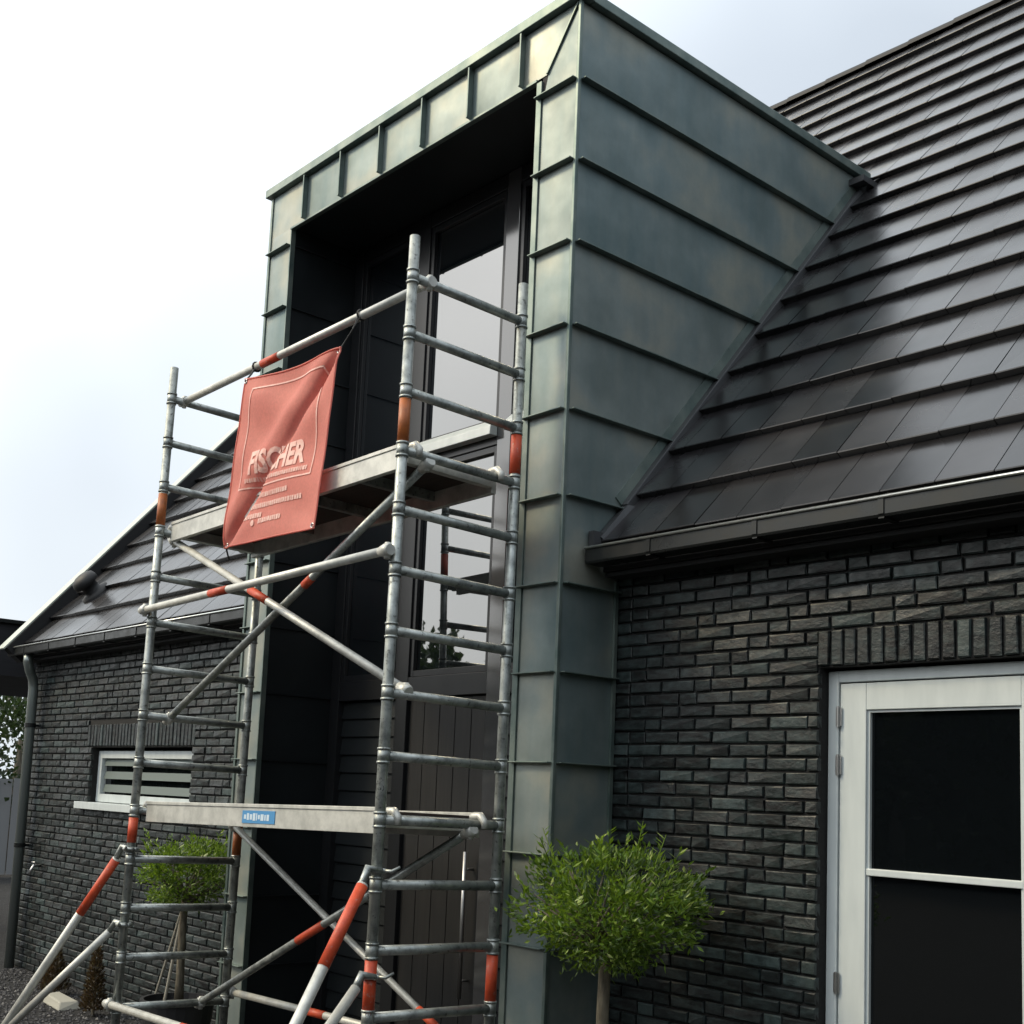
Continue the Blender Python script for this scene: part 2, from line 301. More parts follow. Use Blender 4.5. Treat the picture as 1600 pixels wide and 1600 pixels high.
def courses(wall, x0, x1, op, sold):
    i = 0; z = .035; prev = []; joints = []
    while z < 3.05:
        spans = [(x0, x1)]
        def cut(spans, a, b):
            out = []
            for s0, s1 in spans:
                if b <= s0 or a >= s1: out.append((s0, s1)); continue
                if a-s0 > .03: out.append((s0, a))
                if s1-b > .03: out.append((b, s1))
            return out
        if op[2]-.03 < z < op[3]+.01: spans = cut(spans, op[0], op[1])
        if sold[2]-.0 < z < sold[3]+.015: spans = cut(spans, sold[0], sold[1])
        for s0, s1 in spans:
            x = s0; first = True
            while x < s1-.03:
                k = 'h' if random.random() < (.5 if first else .27) else 's'
                for k in (k, 'h' if k == 's' else 's', 's'):       # wild bond: no joint right above the one below
                    e = x+SIZE[k][0]+random.uniform(-.006, .006)
                    if first or all(abs(e-q) > .034 for q in prev): break
                first = False; w = SIZE[k][0]; e = min(e, s1)
                if s1-e < .05: e = s1
                joints.append(e); bricks.append((wall, k, (x+e)/2, z, (e-x)/w, random.uniform(-.0025, .0025)*1.0)); x = e+JT
        prev = joints; joints = []; i += 1; z += CRS
def soldiers(wall, k, x0, x1, z0):
    w, h = SIZE[k]; x = x0
    while x < x1-.02: bricks.append((wall, k, x+w/2, z0+h/2, 1, random.uniform(-.002, .002))); x += .0645
courses(wall_r, .012, XR-.8, DOOR, (DOOR[0]-.005, DOOR[1]+.02, 2.41, 2.585)); soldiers(wall_r, 'v', DOOR[0], DOOR[1], 2.426)
courses(wall_l, XL+.02, -DW-.01, WIN, (WIN[0]-.10, WIN[1]+.01, 2.085, 2.305)); soldiers(wall_l, 'w', WIN[0]-.10, WIN[1], 2.10)
def score(b):
    u, v, z = project((b[2], WALL_Y, b[3])); w, h = SIZE[b[1]]
    if not (-10 < u < 1610 and -10 < v < 1610): return 0
    if b[0] is wall_r and b[2] < .45: return .2     # hidden behind or shaded beside the dormer
    if b[0] is wall_r and b[3] < .75: return .1
    return (w*b[4]*h)**.5/z
order = sorted(range(len(bricks)), key=lambda i: -score(bricks[i])); solo = set(order[:297])
rest = {wall_r: MB(), wall_l: MB()}
for i, (w, k, x, z, sx, yo) in enumerate(bricks):
    me = random.choice(VAR[k])
    if i in solo: put('brick', me, w, (x, WALL_Y+yo, z), scale=(sx, 1, 1))
    else:
        u, v, _ = project((x, WALL_Y, z))
        if -60 < u < 1700 and -60 < v < 1800: rest[w].add([(p.co.x*sx+x, p.co.y+WALL_Y+yo, p.co.z+z) for p in me.vertices], [tuple(p.vertices) for p in me.polygons])
for w, m in rest.items(): m.build('brick_courses', MT['brick'], w, kind='stuff')

# --- roof: deck, tiles, ridge
def rp(x, z, off=0): return Vector((x, roof_y(z), z))+S_N*off
def deck(x0, x1, z0, z1, off=-.045): return MB().hexa([rp(x0, z0, off-.05), rp(x1, z0, off-.05), rp(x1, z1, off-.05), rp(x0, z1, off-.05)], [rp(x0, z0, off), rp(x1, z0, off), rp(x1, z1, off), rp(x0, z1, off)])
ry = roof_y(RIDGE_Z)
dk = deck(XL, -DW, EAVE_Z, 5.94); d2 = deck(.0, XR, EAVE_Z, 5.94); d3 = deck(XL, XR, 5.94, RIDGE_Z)
for q in (d2, d3): dk.add(q.v, q.f)
dk.add([(XL, ry, RIDGE_Z-.06), (XR, ry, RIDGE_Z-.06), (XR, 2*ry-WALL_Y, 3.05), (XL, 2*ry-WALL_Y, 3.05)], [(0, 1, 2, 3)])
roof = dk.build('roof', MT['black'], house, label='glossy black tiled roof slope')
TW, TP = .2427, .373             # tile cover width and exposure up the slope
def tile_mesh(seed):
    rr = random.Random(seed); w = TW-.0042; ln = .42; j = lambda a: rr.uniform(-a, a)
    q = [((-w/2, 0, .020), (-w/2, .007, .028)), ((w/2, 0, .020), (w/2, .007, .028))]
    def P(x, s, n): v = Vector((x, 0, 0))+S_UP*s+S_N*n; return tuple(v)
    a = j(.0022); b = j(.0022)
    v = [P(-w/2, .006+j(.001), -.016), P(w/2, .006+j(.001), -.016), P(w/2, -.004, .026+b), P(-w/2, -.004, .026+a), P(-w/2, .0, .0295+a), P(w/2, .0, .0295+b),
         P(w/2, ln, -.012), P(-w/2, ln, -.012), P(w/2, ln, -.03), P(-w/2, ln, -.03)]
    return MB().add(v, [(0, 1, 2, 3), (3, 2, 5, 4), (4, 5, 6, 7), (7, 6, 8, 9), (9, 8, 1, 0), (1, 8, 6, 5, 2), (0, 3, 4, 7, 9)]).mesh('roof_tile', MT['tile'])
TV = [tile_mesh(i) for i in range(9)]
tiles = []; dz = TP/RN; r = 0; z = EAVE_Z
while z < RIDGE_Z-.05:
    off = 1.376+TW/2 + (TW/2 if r % 2 else 0)
    n0 = math.floor((XL-off)/TW)
    for n in range(n0, int((XR-off)/TW)+1):
        x = off+n*TW
        if x < XL+.10 or x > 4.6: continue
        if -DW+.10 < x < -.10 and z < 5.80: continue
        tiles.append((x, z))
    z += dz; r += 1
def tscore(t):
    u, v, zz = project(rp(t[0], t[1])); 
    if not (-40 < u < 1640 and -40 < v < 1640): return 0
    if -DW < t[0] < -.15: return .05/zz
    return 1/zz
od = sorted(range(len(tiles)), key=lambda i: -tscore(tiles[i])); solo = set(od[:298]); rest = MB()
for i, (x, z) in enumerate(tiles):
    me = random.choice(TV); p = rp(x, z)
    if i in solo: put('roof_tile', me, roof, p)
    else:
        u, v, _ = project(p)
        if -200 < u < 1900 and v > -200: rest.add([tuple(Vector(q.co)+p) for q in me.vertices], [tuple(q.vertices) for q in me.polygons])
rest.build('roof_tile_field', MT['tile'], roof, kind='stuff')
rd = MB(); x = XL
while x < XR:                                             # ridge caps
    x1 = x+.40; n = 10; ring = []
    for xx, rad in ((x, .085), (x1+.03, .078)):
        ring.append([(xx, ry+rad*1.15*math.cos(math.pi*k/n), RIDGE_Z-.045+rad*math.sin(math.pi*k/n)) for k in range(n+1)])
    rd.add(ring[0]+ring[1], [(k, k+1, n+2+k, n+1+k) for k in range(n)]+[tuple(range(n+1)), tuple(range(2*n+1, n, -1))]); x = x1
rd.build('ridge_caps', MT['ridge'], roof)
# --- verge trim on the left gable: pale metal on top, standing proud of the tiles
MB().hexa([rp(XL-.05, 2.98, -.10), rp(XL+.07, 2.98, -.10), rp(XL+.07, RIDGE_Z, -.10), rp(XL-.05, RIDGE_Z, -.10)], [rp(XL-.05, 2.98, .100), rp(XL+.07, 2.98, .100), rp(XL+.07, RIDGE_Z, .100), rp(XL-.05, RIDGE_Z, .100)]).build('verge_board', MT['black'], house)
MB().hexa([rp(XL-.12, 2.96, .103), rp(XL+.055, 2.96, .103), rp(XL+.055, RIDGE_Z, .103), rp(XL-.12, RIDGE_Z, .103)], [rp(XL-.12, 2.96, .122), rp(XL+.055, 2.96, .122), rp(XL+.055, RIDGE_Z, .122), rp(XL-.12, RIDGE_Z, .122)]).build('verge_trim', MT['verge'], house, bevel=.004, label='pale metal verge trim on the left roof edge')
# --- eaves boards and gutters
for x0, x1 in ((.03, XR), (XL-.02, -DW-.03)):
    MB().box(x0, x1, .285, WALL_Y-.004, 2.925, 2.945).box(x0, x1, .27, .29, 2.95, 3.09).build('eaves_board', MT['black'], house)
    gx0, gx1 = (.012, XR) if x0 > 0 else (XL-.09, -DW-.02)
    gt = MB().box(gx0, gx1, .155, .159, 2.985, 3.052).box(gx0, gx1, .161, .266, 2.975, 2.980)
    gt.add([(gx0, .155, 2.985), (gx1, .155, 2.985), (gx1, .161, 2.975), (gx0, .161, 2.975)], [(0, 1, 2, 3)])
    for e in (gx0, gx1-.004): gt.box(e, e+.004, .160, .262, 2.982, 3.05)
    gt = gt.build('gutter', MT['gutter'], house)
    MB().tube([(gx0, .150, 3.054), (gx1, .150, 3.054)], .0075, 12).build('gutter_bead', MT['bead'], gt, smooth=True)
    x = gx0+.42
    while x < gx1:
        MB().box(x-.013, x+.013, .150, .1545, 2.986, 3.05).box(x-.013, x+.013, .156, .28, 2.968, 2.9735).build('gutter_bracket', MT['gutter'], gt); x += .62
MB().box(.008, .045, .178, .335, 3.064, 3.145).build('gutter_stop_end', MT['lead'], house)
MB().hexa([rp(.008, 3.09, -.02), rp(.075, 3.09, -.02), rp(.075, 3.33, -.02), rp(.008, 3.33, -.02)], [rp(.008, 3.09, .045), rp(.05, 3.09, .045), rp(.05, 3.30, .03), rp(.008, 3.30, .03)]).build('flashing', MT['lead'], house)
# --- downpipe with swan neck
dp = MB().tube([(-7.62, .21, 2.98), (-7.62, .21, 2.90), (-7.66, .25, 2.82), (-7.72, .31, 2.74), (-7.72, .32, 2.66), (-7.72, .32, .0)], .046, 16).build('downpipe', MT['pipe'], house, smooth=True)
for z in (2.3, 1.15): MB().tube([(-7.72, .32, z-.02), (-7.72, .32, z+.02)], .053, 16).box(-7.735, -7.705, .36, WALL_Y+.01, z-.012, z+.012).build('pipe_clip', MT['gutter'], dp)
MB().tube([(-7.35, .40, .98), (-7.35, .33, .98), (-7.35, .31, .94), (-7.36, .31, .90)], .014, 10).tube([(-7.39, .33, 1.01), (-7.31, .33, 1.01)], .009, 8).build('garden_tap', MT['steel'], house, smooth=True)
# --- roof vent (hooded terminal)
vx, vz = -7.28, 3.60; vt = MB(); c = rp(vx, vz, .02)
def vl(x, s, n): return c+Vector((x, 0, 0))+S_UP*s+S_N*n
n = 20
def vring(rad, hgt, sq=1): return [vl(rad*math.cos(2*math.pi*k/n), rad*sq*math.sin(2*math.pi*k/n), hgt) for k in range(n)]
prof = [(.15, -.02), (.145, .015), (.085, .03), (.08, .10), (.125, .115), (.13, .15), (.115, .19), (.07, .215), (.01, .222)]
for q in prof: vt.v += [tuple(p) for p in vring(*q)]
for j in range(len(prof)-1):
    for k in range(n): vt.f.append((j*n+k, j*n+(k+1) % n, (j+1)*n+(k+1) % n, (j+1)*n+k))
vt.build('roof_vent', MT['rubber'], house, smooth=True, label='dark capped roof vent near the left verge')

# --- glazed door on the right
x0, x1, z0, z1 = DOOR; fy = WALL_Y+.075
MB().box(x0+.004, x0+.055, fy, fy+.11, z0, z1-.012).box(x1-.055, x1-.004, fy, fy+.11, z0, z1-.012).box(x0+.055, x1-.055, fy+.001, fy+.109, z1-.062, z1-.012).box(x0+.055, x1-.055, fy, fy+.11, z0-.03, z0+.02).build('door_frame', MT['white'], house, bevel=.003, label='white timber frame of the glazed garden door')
gx0, gx1, gz0, gz1, bz = 1.402, 2.078, .30, 2.237, 1.558
lx0, lx1, lz0, lz1 = x0+.061, 2.205, z0+.028, z1-.068; ly = fy+.006
dr = MB().box(lx0, gx0, ly, ly+.06, lz0, lz1).box(gx1, lx1, ly, ly+.06, lz0, lz1).box(gx0, gx1, ly+.001, ly+.059, gz1, lz1).box(gx0, gx1, ly+.001, ly+.059, lz0, gz0).build('garden_door', MT['white'], house, bevel=.003, label='white glazed garden door with one thin cross bar')
for pz0, pz1 in ((gz0, bz-.015), (bz+.015, gz1)): MB().box(gx0-.004, gx1+.004, ly+.03, ly+.036, pz0, pz1).build('pane', MT['dglass'], dr)
MB().box(gx0+.001, gx1-.001, ly+.004, ly+.05, bz-.0145, bz+.0145).build('glazing_bar', MT['white'], dr, bevel=.003)
for q in ((gx0, gx0+.012, gz0, gz1), (gx1-.012, gx1, gz0, gz1), (gx0+.012, gx1-.012, gz1-.012, gz1)): MB().box(q[0], q[1], ly+.012, ly+.029, q[2]+.001, q[3]-.001).build('glazing_bead', MT['white'], dr)
for hz in (2.21, 2.003, 1.089, .35):
    MB().tube([(x0+.058, fy-.006, hz-.045), (x0+.058, fy-.006, hz+.045)], .0075, 10).box(x0+.044, x0+.072, fy-.004, fy-.0005, hz-.04, hz+.04).tube([(x0+.058, fy-.006, hz-.012), (x0+.058, fy-.006, hz+.012)], .0085, 10).build('hinge', MT['steel'], dr)
MB().box(2.216, x1-.06, fy+.02, fy+.07, lz0, lz1).build('side_panel', MT['white'], house)
# --- small window on the left
x0, x1, z0, z1 = WIN; wy = WALL_Y+.07
wf = MB().box(x0+.01, x0+.085, wy, wy+.08, z0+.01, z1-.03).box(x1-.085, x1-.01, wy, wy+.08, z0+.01, z1-.03).box(x0+.085, x1-.085, wy+.001, wy+.079, z1-.095, z1-.03).box(x0+.085, x1-.085, wy+.001, wy+.079, z0+.01, z0+.08).build('window', MT['white'], house, bevel=.003, label='small white framed strip window with horizontal blind slats')
MB().box(x0+.08, x1-.08, wy+.05, wy+.056, z0+.078, z1-.093).build('pane', MT['dglass'], wf)
MB().box(x0-.16, x1+.06, WALL_Y-.055, wy+.02, z0-.058, z0+.004).build('sill', MT['white'], wf, bevel=.004)
for k in range(3):
    zz = z0+.10+k*.115; MB().hexa([(x0+.10, wy+.022, zz), (x1-.09, wy+.022, zz), (x1-.09, wy+.03, zz), (x0+.10, wy+.03, zz)], [(x0+.10, wy+.036, zz+.066), (x1-.09, wy+.036, zz+.066), (x1-.09, wy+.044, zz+.066), (x0+.10, wy+.044, zz+.066)]).build('blind_slat', MT['blind'], wf)

# ================================================================== zinc dormer
dorm = thing('zinc_dormer', 'tall dormer bay clad in patinated standing seam zinc with dark recessed glazing', 'dormer', (-1.54, 0, 0))
SEAM, SW = .040, .007
def bulge(x, y, z): return .0016*mnoise.noise(Vector((x*2.3, y*2.3+7, z*2.3)))+.001*mnoise.noise(Vector((x*6, y*6, z*6+3)))
def sheet(c4, nrm, name='zinc_panel', m='zinc', nu=6, nv=6, off=0):
    """panel over the quad c4 (bl, br, tr, tl) with slight oil-canning along nrm, its edge folded back"""
    a, b, c, d = [Vector(p) for p in c4]; nrm = Vector(nrm)
    def fn(u, v):
        p = (a*(1-u)+b*u)*(1-v)+(d*(1-u)+c*u)*v; e = min(1, 8*min(u, 1-u), 8*min(v, 1-v)); return p+nrm*(off+bulge(*p)*e*1.4+.002*e)
    mb = MB().grid(fn, nu, nv); o = len(mb.v); back = nrm*(-.004+off); mb.add([a+back, b+back, c+back, d+back], [(3, 2, 1, 0)])
    return mb.build(name, MT[m], dorm, smooth=True)
# cores (what the sheets are fixed to)
MB().box(-COLW+.004, -.004, .004, .64, 0, ZCAP-.004).build('column_core', MT['black'], dorm)
MB().box(-DW+.004, -DW+COLW-.004, .004, .64, 0, ZCAP-.004).build('column_core', MT['black'], dorm)
MB().box(-DW+COLW-.003, -COLW+.003, .004, .64, 5.634, ZCAP-.004).build('lintel_core', MT['black'], dorm)
for X0, X1 in ((-.06, -.004), (-DW+.004, -DW+.06)):
    MB().add([(x, y, z) for x in (X0, X1) for y, z in ((.641, 3.0), (.641, ZCAP-.005), (roof_y(5.92), ZCAP-.005), (.641, 3.0+.54))][:8], [(0, 1, 2, 3), (7, 6, 5, 4), (0, 4, 5, 1), (1, 5, 6, 2), (2, 6, 7, 3), (3, 7, 4, 0)]).build('cheek_core', MT['black'], dorm)
# right cheek panels and seams
def y_end(z): return max(WALL_Y-.003, roof_y(z)-.004)
zs = [ZCAP]+[seam_z(k) for k in range(1, 14)]+[0.0]
for i in range(len(zs)-1):
    zt, zb = zs[i]-.003, zs[i+1]+.003
    if zt < .01: continue
    p = sheet([(0, .012, zb), (0, y_end(zb), zb), (0, y_end(zt), zt), (0, .012, zt)], (1, 0, 0), nu=10)
    if zb > .05:
        zz = zs[i+1]; ye = y_end(zz)
        MB().box(.0, SEAM, .013, ye-.002, zz-SW/2, zz+SW/2).build('standing_seam', MT['trim'], p, bevel=.002)
# edge flashing where the cheek meets the roof and the wall
fl = MB(); a = Vector((0, roof_y(3.30), 3.30)); b_ = Vector((0, roof_y(5.92), 5.92)); w = Vector((0, -S_N.y, -S_N.z))*-.045
MB().hexa([rp(.010, 3.30, -.03), rp(.055, 3.30, -.03), rp(.055, 5.86, -.03), rp(.010, 5.86, -.03)], [rp(.010, 3.30, .040), rp(.048, 3.30, .036), rp(.048, 5.86, .036), rp(.010, 5.86, .040)]).build('valley_apron', MT['lead'], dorm, bevel=.003)
w = w*2.0; fl.hexa([a+Vector((.003, 0, 0)), b_+Vector((.003, 0, 0)), b_+w+Vector((.003, 0, 0)), a+w+Vector((.003, 0, 0))], [a+Vector((.014, 0, 0)), b_+Vector((.014, 0, 0)), b_+w+Vector((.008, 0, 0)), a+w+Vector((.008, 0, 0))]).build('roof_flashing', MT['trim'], dorm)
MB().box(.003, .018, WALL_Y-.026, WALL_Y-.004, 0, 2.92).build('edge_trim', MT['trim'], dorm)
MB().box(.0, .11, 2.46, 2.72, 5.845, 5.885).hexa([(.0, 2.56, 5.78), (.05, 2.56, 5.80), (.05, 2.72, 5.95), (.0, 2.72, 5.95)], [(.0, 2.53, 5.84), (.09, 2.53, 5.84), (.12, 2.74, 6.0), (.0, 2.74, 6.0)]).build('lead_flashing', MT['lead'], dorm)
# columns: front sheets, seams, trims
for nm, xa, xb in (('r', -COLW+.012, -.010), ('l', -DW+.020, -DW+COLW-.002)):
    for i in range(1, len(zs)-1):
        zt, zb = zs[i]-.003, zs[i+1]+.003
        if zt < .02: continue
        p = sheet([(xa, 0, zb), (xb, 0, zb), (xb, 0, zt), (xa, 0, zt)], (0, -1, 0), nu=4)
        zz = zs[i]
        MB().box(xa-(.03 if nm == 'r' else .012), xb+.006, -SEAM, 0, zz-SW/2, zz+SW/2).build('standing_seam', MT['trim'], p, bevel=.002)
MB().box(-COLW-.030, -COLW+.010, -.010, .03, 0, 5.60).build('jamb_trim', MT['trim'], dorm, bevel=.002)
MB().box(-DW+COLW-.001, -DW+COLW+.010, -.008, .03, 0, 5.62).build('jamb_trim', MT['trim'], dorm, bevel=.002)
MB().box(-.009, .011, -.011, .011, 0, ZCAP-.002).build('corner_trim', MT['trim'], dorm, bevel=.003)
MB().box(-DW-.008, -DW+.018, -.010, .014, 0, ZCAP-.002).build('corner_trim', MT['trim'], dorm, bevel=.003)
# fascia sheets over the opening; corner mitre on the right, wrap-round sheet on the left
SOF = 5.624; fx = [-2.622, -2.182, -1.748, -1.312, -.873, -.430]
for i, xa in enumerate(fx):
    xb = fx[i+1]-.003 if i < 5 else None
    if xb: p = sheet([(xa+.003, 0, SOF), (xb, 0, SOF), (xb, 0, ZCAP), (xa+.003, 0, ZCAP)], (0, -1, 0))
    else: p = sheet([(xa+.003, 0, SOF), (-.236, 0, SOF), (-.012, 0, ZCAP), (xa+.003, 0, ZCAP)], (0, -1, 0))
    MB().box(xa-SW/2, xa+SW/2, -SEAM, 0, SOF-.002, ZCAP-.001).box(xa+SW/2, xa+SW/2+.007, -SEAM-.002, -SEAM+.006, SOF, ZCAP-.003).build('standing_seam', MT['trim'], p, bevel=.002)
p = sheet([(-.262, 0, zs[1]+.003), (-.010, 0, zs[1]+.003), (-.010, 0, ZCAP-.02), (-.230, 0, SOF)], (0, -1, 0))
MB().hexa([(-.242, -.012, SOF), (-.230, -.012, SOF), (-.008, -.012, ZCAP-.004), (-.018, -.012, ZCAP-.004)], [(-.242, .0, SOF), (-.230, .0, SOF), (-.008, .0, ZCAP-.004), (-.018, .0, ZCAP-.004)]).build('mitre_seam', MT['trim'], p)
sheet([(-DW+.020, 0, zs[1]+.003), (-DW+COLW-.002, 0, zs[1]+.003), (-DW+COLW-.002, 0, SOF), (-DW+.020, 0, SOF)], (0, -1, 0))
sheet([(-DW+.020, 0, SOF), (-2.625, 0, SOF), (-2.625, 0, ZCAP), (-DW+.020, 0, ZCAP)], (0, -1, 0))
MB().box(-DW+COLW-.002, -COLW-.03, -.012, .02, SOF-.016, SOF-.001).build('drip_edge', MT['trim'], dorm, bevel=.002)
# roof edge cap and flat roof
ry2 = roof_y(5.96)
MB().box(-DW-.04, .042, -.042, .06, ZCAP+.004, ZCAP+.062).build('roof_edge_cap', MT['trim'], dorm, bevel=.004)
MB().box(-.05, .040, .061, ry2-.03, ZCAP+.003, ZCAP+.060).build('roof_edge_cap', MT['trim'], dorm, bevel=.004)
MB().box(-DW-.038, -DW+.05, .061, ry2-.03, ZCAP+.003, ZCAP+.060).build('roof_edge_cap', MT['trim'], dorm, bevel=.004)
MB().box(-DW+.051, -.051, .061, ry2, ZCAP, ZCAP+.03).build('flat_roof', MT['black'], dorm)
# left cheek
MB().add([(-DW, .02, 0), (-DW, WALL_Y, 0), (-DW, WALL_Y, 3.26), (-DW, roof_y(ZCAP), ZCAP), (-DW, .02, ZCAP)], [(4, 3, 2, 1, 0)]).build('zinc_panel', MT['zinc'], dorm)
# recess: soffit and seamed reveals, their shade put into the colour
RD = .58
sheet([(-DW+COLW, .02, SOF), (-DW+COLW, RD+.05, SOF), (-COLW, RD+.05, SOF), (-COLW, .02, SOF)], (0, 0, -1), 'soffit', 'recess_shade', 12, 6)
for i in range(len(zs)-1):
    zt, zb = min(zs[i], SOF)-.003, zs[i+1]+.003
    if zt < .02: continue
    p = sheet([(-DW+COLW+.001, .031, zb), (-DW+COLW+.001, RD, zb), (-DW+COLW+.001, RD, zt), (-DW+COLW+.001, .031, zt)], (1, 0, 0), 'reveal_panel', 'recess_shade', 4)
    if zb > .05: MB().box(-DW+COLW+.001, -DW+COLW+.016, .031, RD, zs[i+1]-.005, zs[i+1]+.005).build('standing_seam', MT['recess_shade'], p)
MB().box(-COLW-.006, -COLW, .031, RD, 0, SOF).build('reveal_panel', MT['recess_shade'], dorm)
# glazing: posts, transoms, panes
GX0, GX1 = -DW+COLW+.004, -COLW-.008; posts = [(GX0, GX0+.10), (-2.045, -1.925), (-1.155, -1.035), (GX1-.10, GX1)]
FY0, FY1 = .535, .625
for i, (a, b) in enumerate(posts): MB().box(a, b, FY0, FY1, 0, SOF-.006).build('mullion', MT['framegrey'] if i == 2 else MT['frame'], dorm, bevel=.003)
for i in range(3):
    xa, xb = posts[i][1], posts[i+1][0]
    tr_ = MB().box(xa, xb, FY0+.003, FY1, 3.90, 4.03).build('transom', MT['frame'], dorm, bevel=.003)
    MB().hexa([(xa+.002, FY0-.06, 3.95), (xb-.002, FY0-.06, 3.95), (xb-.002, FY0+.002, 3.95), (xa+.002, FY0+.002, 3.95)], [(xa+.002, FY0-.055, 4.005), (xb-.002, FY0-.055, 4.005), (xb-.002, FY0+.002, 4.06), (xa+.002, FY0+.002, 4.06)]).build('transom_sill', MT['white'], tr_, bevel=.004)
    for q0, q1 in ((2.40, 2.53), (5.52, SOF-.007)): MB().box(xa, xb, FY0+.003, FY1, q0, q1).build('transom', MT['frame'], dorm, bevel=.003)
    for za, zb in ((4.031, 5.519), (2.531, 3.899)):
        MB().box(xa-.004, xb+.004, RD-.006, RD, za-.001, zb+.001).build('pane', MT['glass'], dorm)
        fr = MB()
        for q in ((xa, xa+.035, za, zb), (xb-.035, xb, za, zb)): fr.box(q[0], q[1], FY0+.012, RD-.007, q[2]+.001, q[3]-.001)
        fr.box(xa+.035, xb-.035, FY0+.013, RD-.007, za+.001, za+.04).box(xa+.035, xb-.035, FY0+.013, RD-.007, zb-.04, zb-.001); fr.build('sash', MT['frame'], dorm, bevel=.002)
# front door with upright boards, slatted side panels
xa, xb = posts[1][1], posts[2][0]
fd = MB().box(xa+.002, xb-.002, RD, RD+.05, .02, 2.398).build('front_door', MT['oak'], dorm, label='dark oak front door of upright boards')
nb = 5; bw = (xb-xa-.004)/nb
for i in range(nb): MB().box(xa+.002+i*bw+.003, xa+.002+(i+1)*bw-.003, RD-.018, RD-.001, .03, 2.39).build('board', MT['oak'], fd, bevel=.002)
MB().tube([(-1.235, .50, .65), (-1.235, .50, 1.48)], .013, 12).tube([(-1.235, .50, .75), (-1.235, RD-.018, .75)], .008, 8).tube([(-1.235, .50, 1.38), (-1.235, RD-.018, 1.38)], .008, 8).build('door_handle', MT['steel'], fd, smooth=True)
for i in (0, 2):
    xa, xb = posts[i][1], posts[i+1][0]; sp = MB().box(xa+.001, xb-.001, RD+.01, RD+.05, 0, 2.398).build('side_panel', MT['recess_shade'], dorm)
    for k in range(20): MB().hexa([(xa+.002, RD-.010, .02+k*.119), (xb-.002, RD-.010, .02+k*.119), (xb-.002, RD+.009, .02+k*.119), (xa+.002, RD+.009, .02+k*.119)], [(xa+.002, RD+.002, .125+k*.119), (xb-.002, RD+.002, .125+k*.119), (xb-.002, RD+.009, .125+k*.119), (xa+.002, RD+.009, .125+k*.119)]).build('slat', MT['recess_shade'], sp)
MB().box(-DW+COLW, -COLW, .66, .70, 0, SOF+.3).build('back_wall', MT['black'], dorm)

# ================================================================== scaffold tower (local frame: front right post at the origin)
SL, SWD, PIT, Z1 = 2.456, .69, .28, 4.206
scaf = thing('scaffold_tower', 'aluminium mobile scaffold tower with orange marked joints in front of the dormer', 'scaffold')
del scaf['worldinv']
ez = Vector((-.01977, .02313, 1)).normalized(); ex = Vector((1, 0, 0)); ex = (ex-ez*ex.dot(ez)).normalized(); ey = ez.cross(ex)
base = Vector((-.108, -.935, .66))-ez*.66
scaf.matrix_world = Matrix(((ex.x, ey.x, ez.x, base.x), (ex.y, ey.y, ez.y, base.y), (ex.z, ey.z, ez.z, base.z), (0, 0, 0, 1)))
def rz(k): return Z1-PIT*(k-1)
POST = {'FR': (0, 0), 'RR': (0, SWD), 'FL': (-SL, 0), 'RL': (-SL, SWD)}
cm = MB()
for dz_ in (-.030, .030): cm.tube([(0, 0, dz_-.005), (0, 0, dz_+.005)], .0305, 16)
cm.tube([(0, 0, -.034), (0, 0, .034)], .0275, 16)
collar = cm.mesh('collar', MT['alu'], True)
SLEEVE = {'FR': [(3.37+.03, 3.646-.04, 'rusty'), (.86, 1.088, 'orange')], 'RR': [(3.41, 3.61, 'orange'), (.88, 1.10, 'orange')], 'FL': [(3.40, 3.60, 'rusty'), (1.50, 1.645, 'orange')], 'RL': [(3.40, 3.60, 'orange'), (1.44, 1.62, 'rusty')]}
for nm, (x, y) in POST.items():
    p = MB().tube([(x, y, .22), (x, y, Z1+.20)], .0252, 18).build('post', MT['alu'], scaf, smooth=True)
    for k in range(1, 15): put('collar', collar, p, (x, y, rz(k)))
    for a, b, c in SLEEVE[nm]: MB().tube([(x, y, a), (x, y, b)], .0272, 18).build('marking_sleeve', MT[c], p, smooth=True)
    MB().tube([(x, y, .10), (x, y, .24)], .020, 14).build('adjusting_spindle', MT['steel'], p, smooth=True)
    wv = MB().tube([(x-.025, y, .10), (x+.025, y, .10)], .095, 20); wv.build('castor_wheel', MT['rubber'], p)
for x in (0, -SL):
    for k in range(1, 15): MB().tube([(x, .02, rz(k)), (x, SWD-.02, rz(k))], .0225, 14).build('rung', MT['alu'], scaf, smooth=True)
def claw(mb, p, d):
    p = Vector(p); d = Vector(d).normalized(); mb.tube([p-d*.055, p-d*.02, p+d*.0, p+d*.025], [.022, .030, .034, .026], 10)
    mb.tube([p+Vector((0, 0, .035)), p+Vector((0, 0, -.04))], .014, 8)
def brace(pts, m='alu', orange=None, r=.0215, name='brace', omat='orange'):
    b = MB().tube(pts, r, 14).build(name, MT[m], scaf, smooth=True)
    a, c = Vector(pts[0]), Vector(pts[-1])
    if orange: MB().tube([a.lerp(c, orange[0]), a.lerp(c, orange[1])], r+.0018, 14).build('marking_sleeve', MT[omat], b, smooth=True)
    d = (c-a).normalized()
    for q in (a, c): cl = MB(); claw(cl, q, d); cl.build('clip', MT['pale'], b, smooth=True)
    return b
brace([(-SL, .085, rz(1)+.005), (0, .10, rz(1)+.005)], 'pale', (.38, .455), name='guard_rail')
brace([(-SL, -.048, 2.875), (0, -.048, 2.885)], 'pale', (.33, .41), name='guard_rail')
brace([(-SL, .10, rz(4)-.04), (0, .10, rz(8)+.02)], 'pale', (.40, .48), name='diagonal_brace')
brace([(-SL, .17, rz(8)), (0, .15, rz(4)-.03)], 'alu', (.585, .615), name='diagonal_brace')
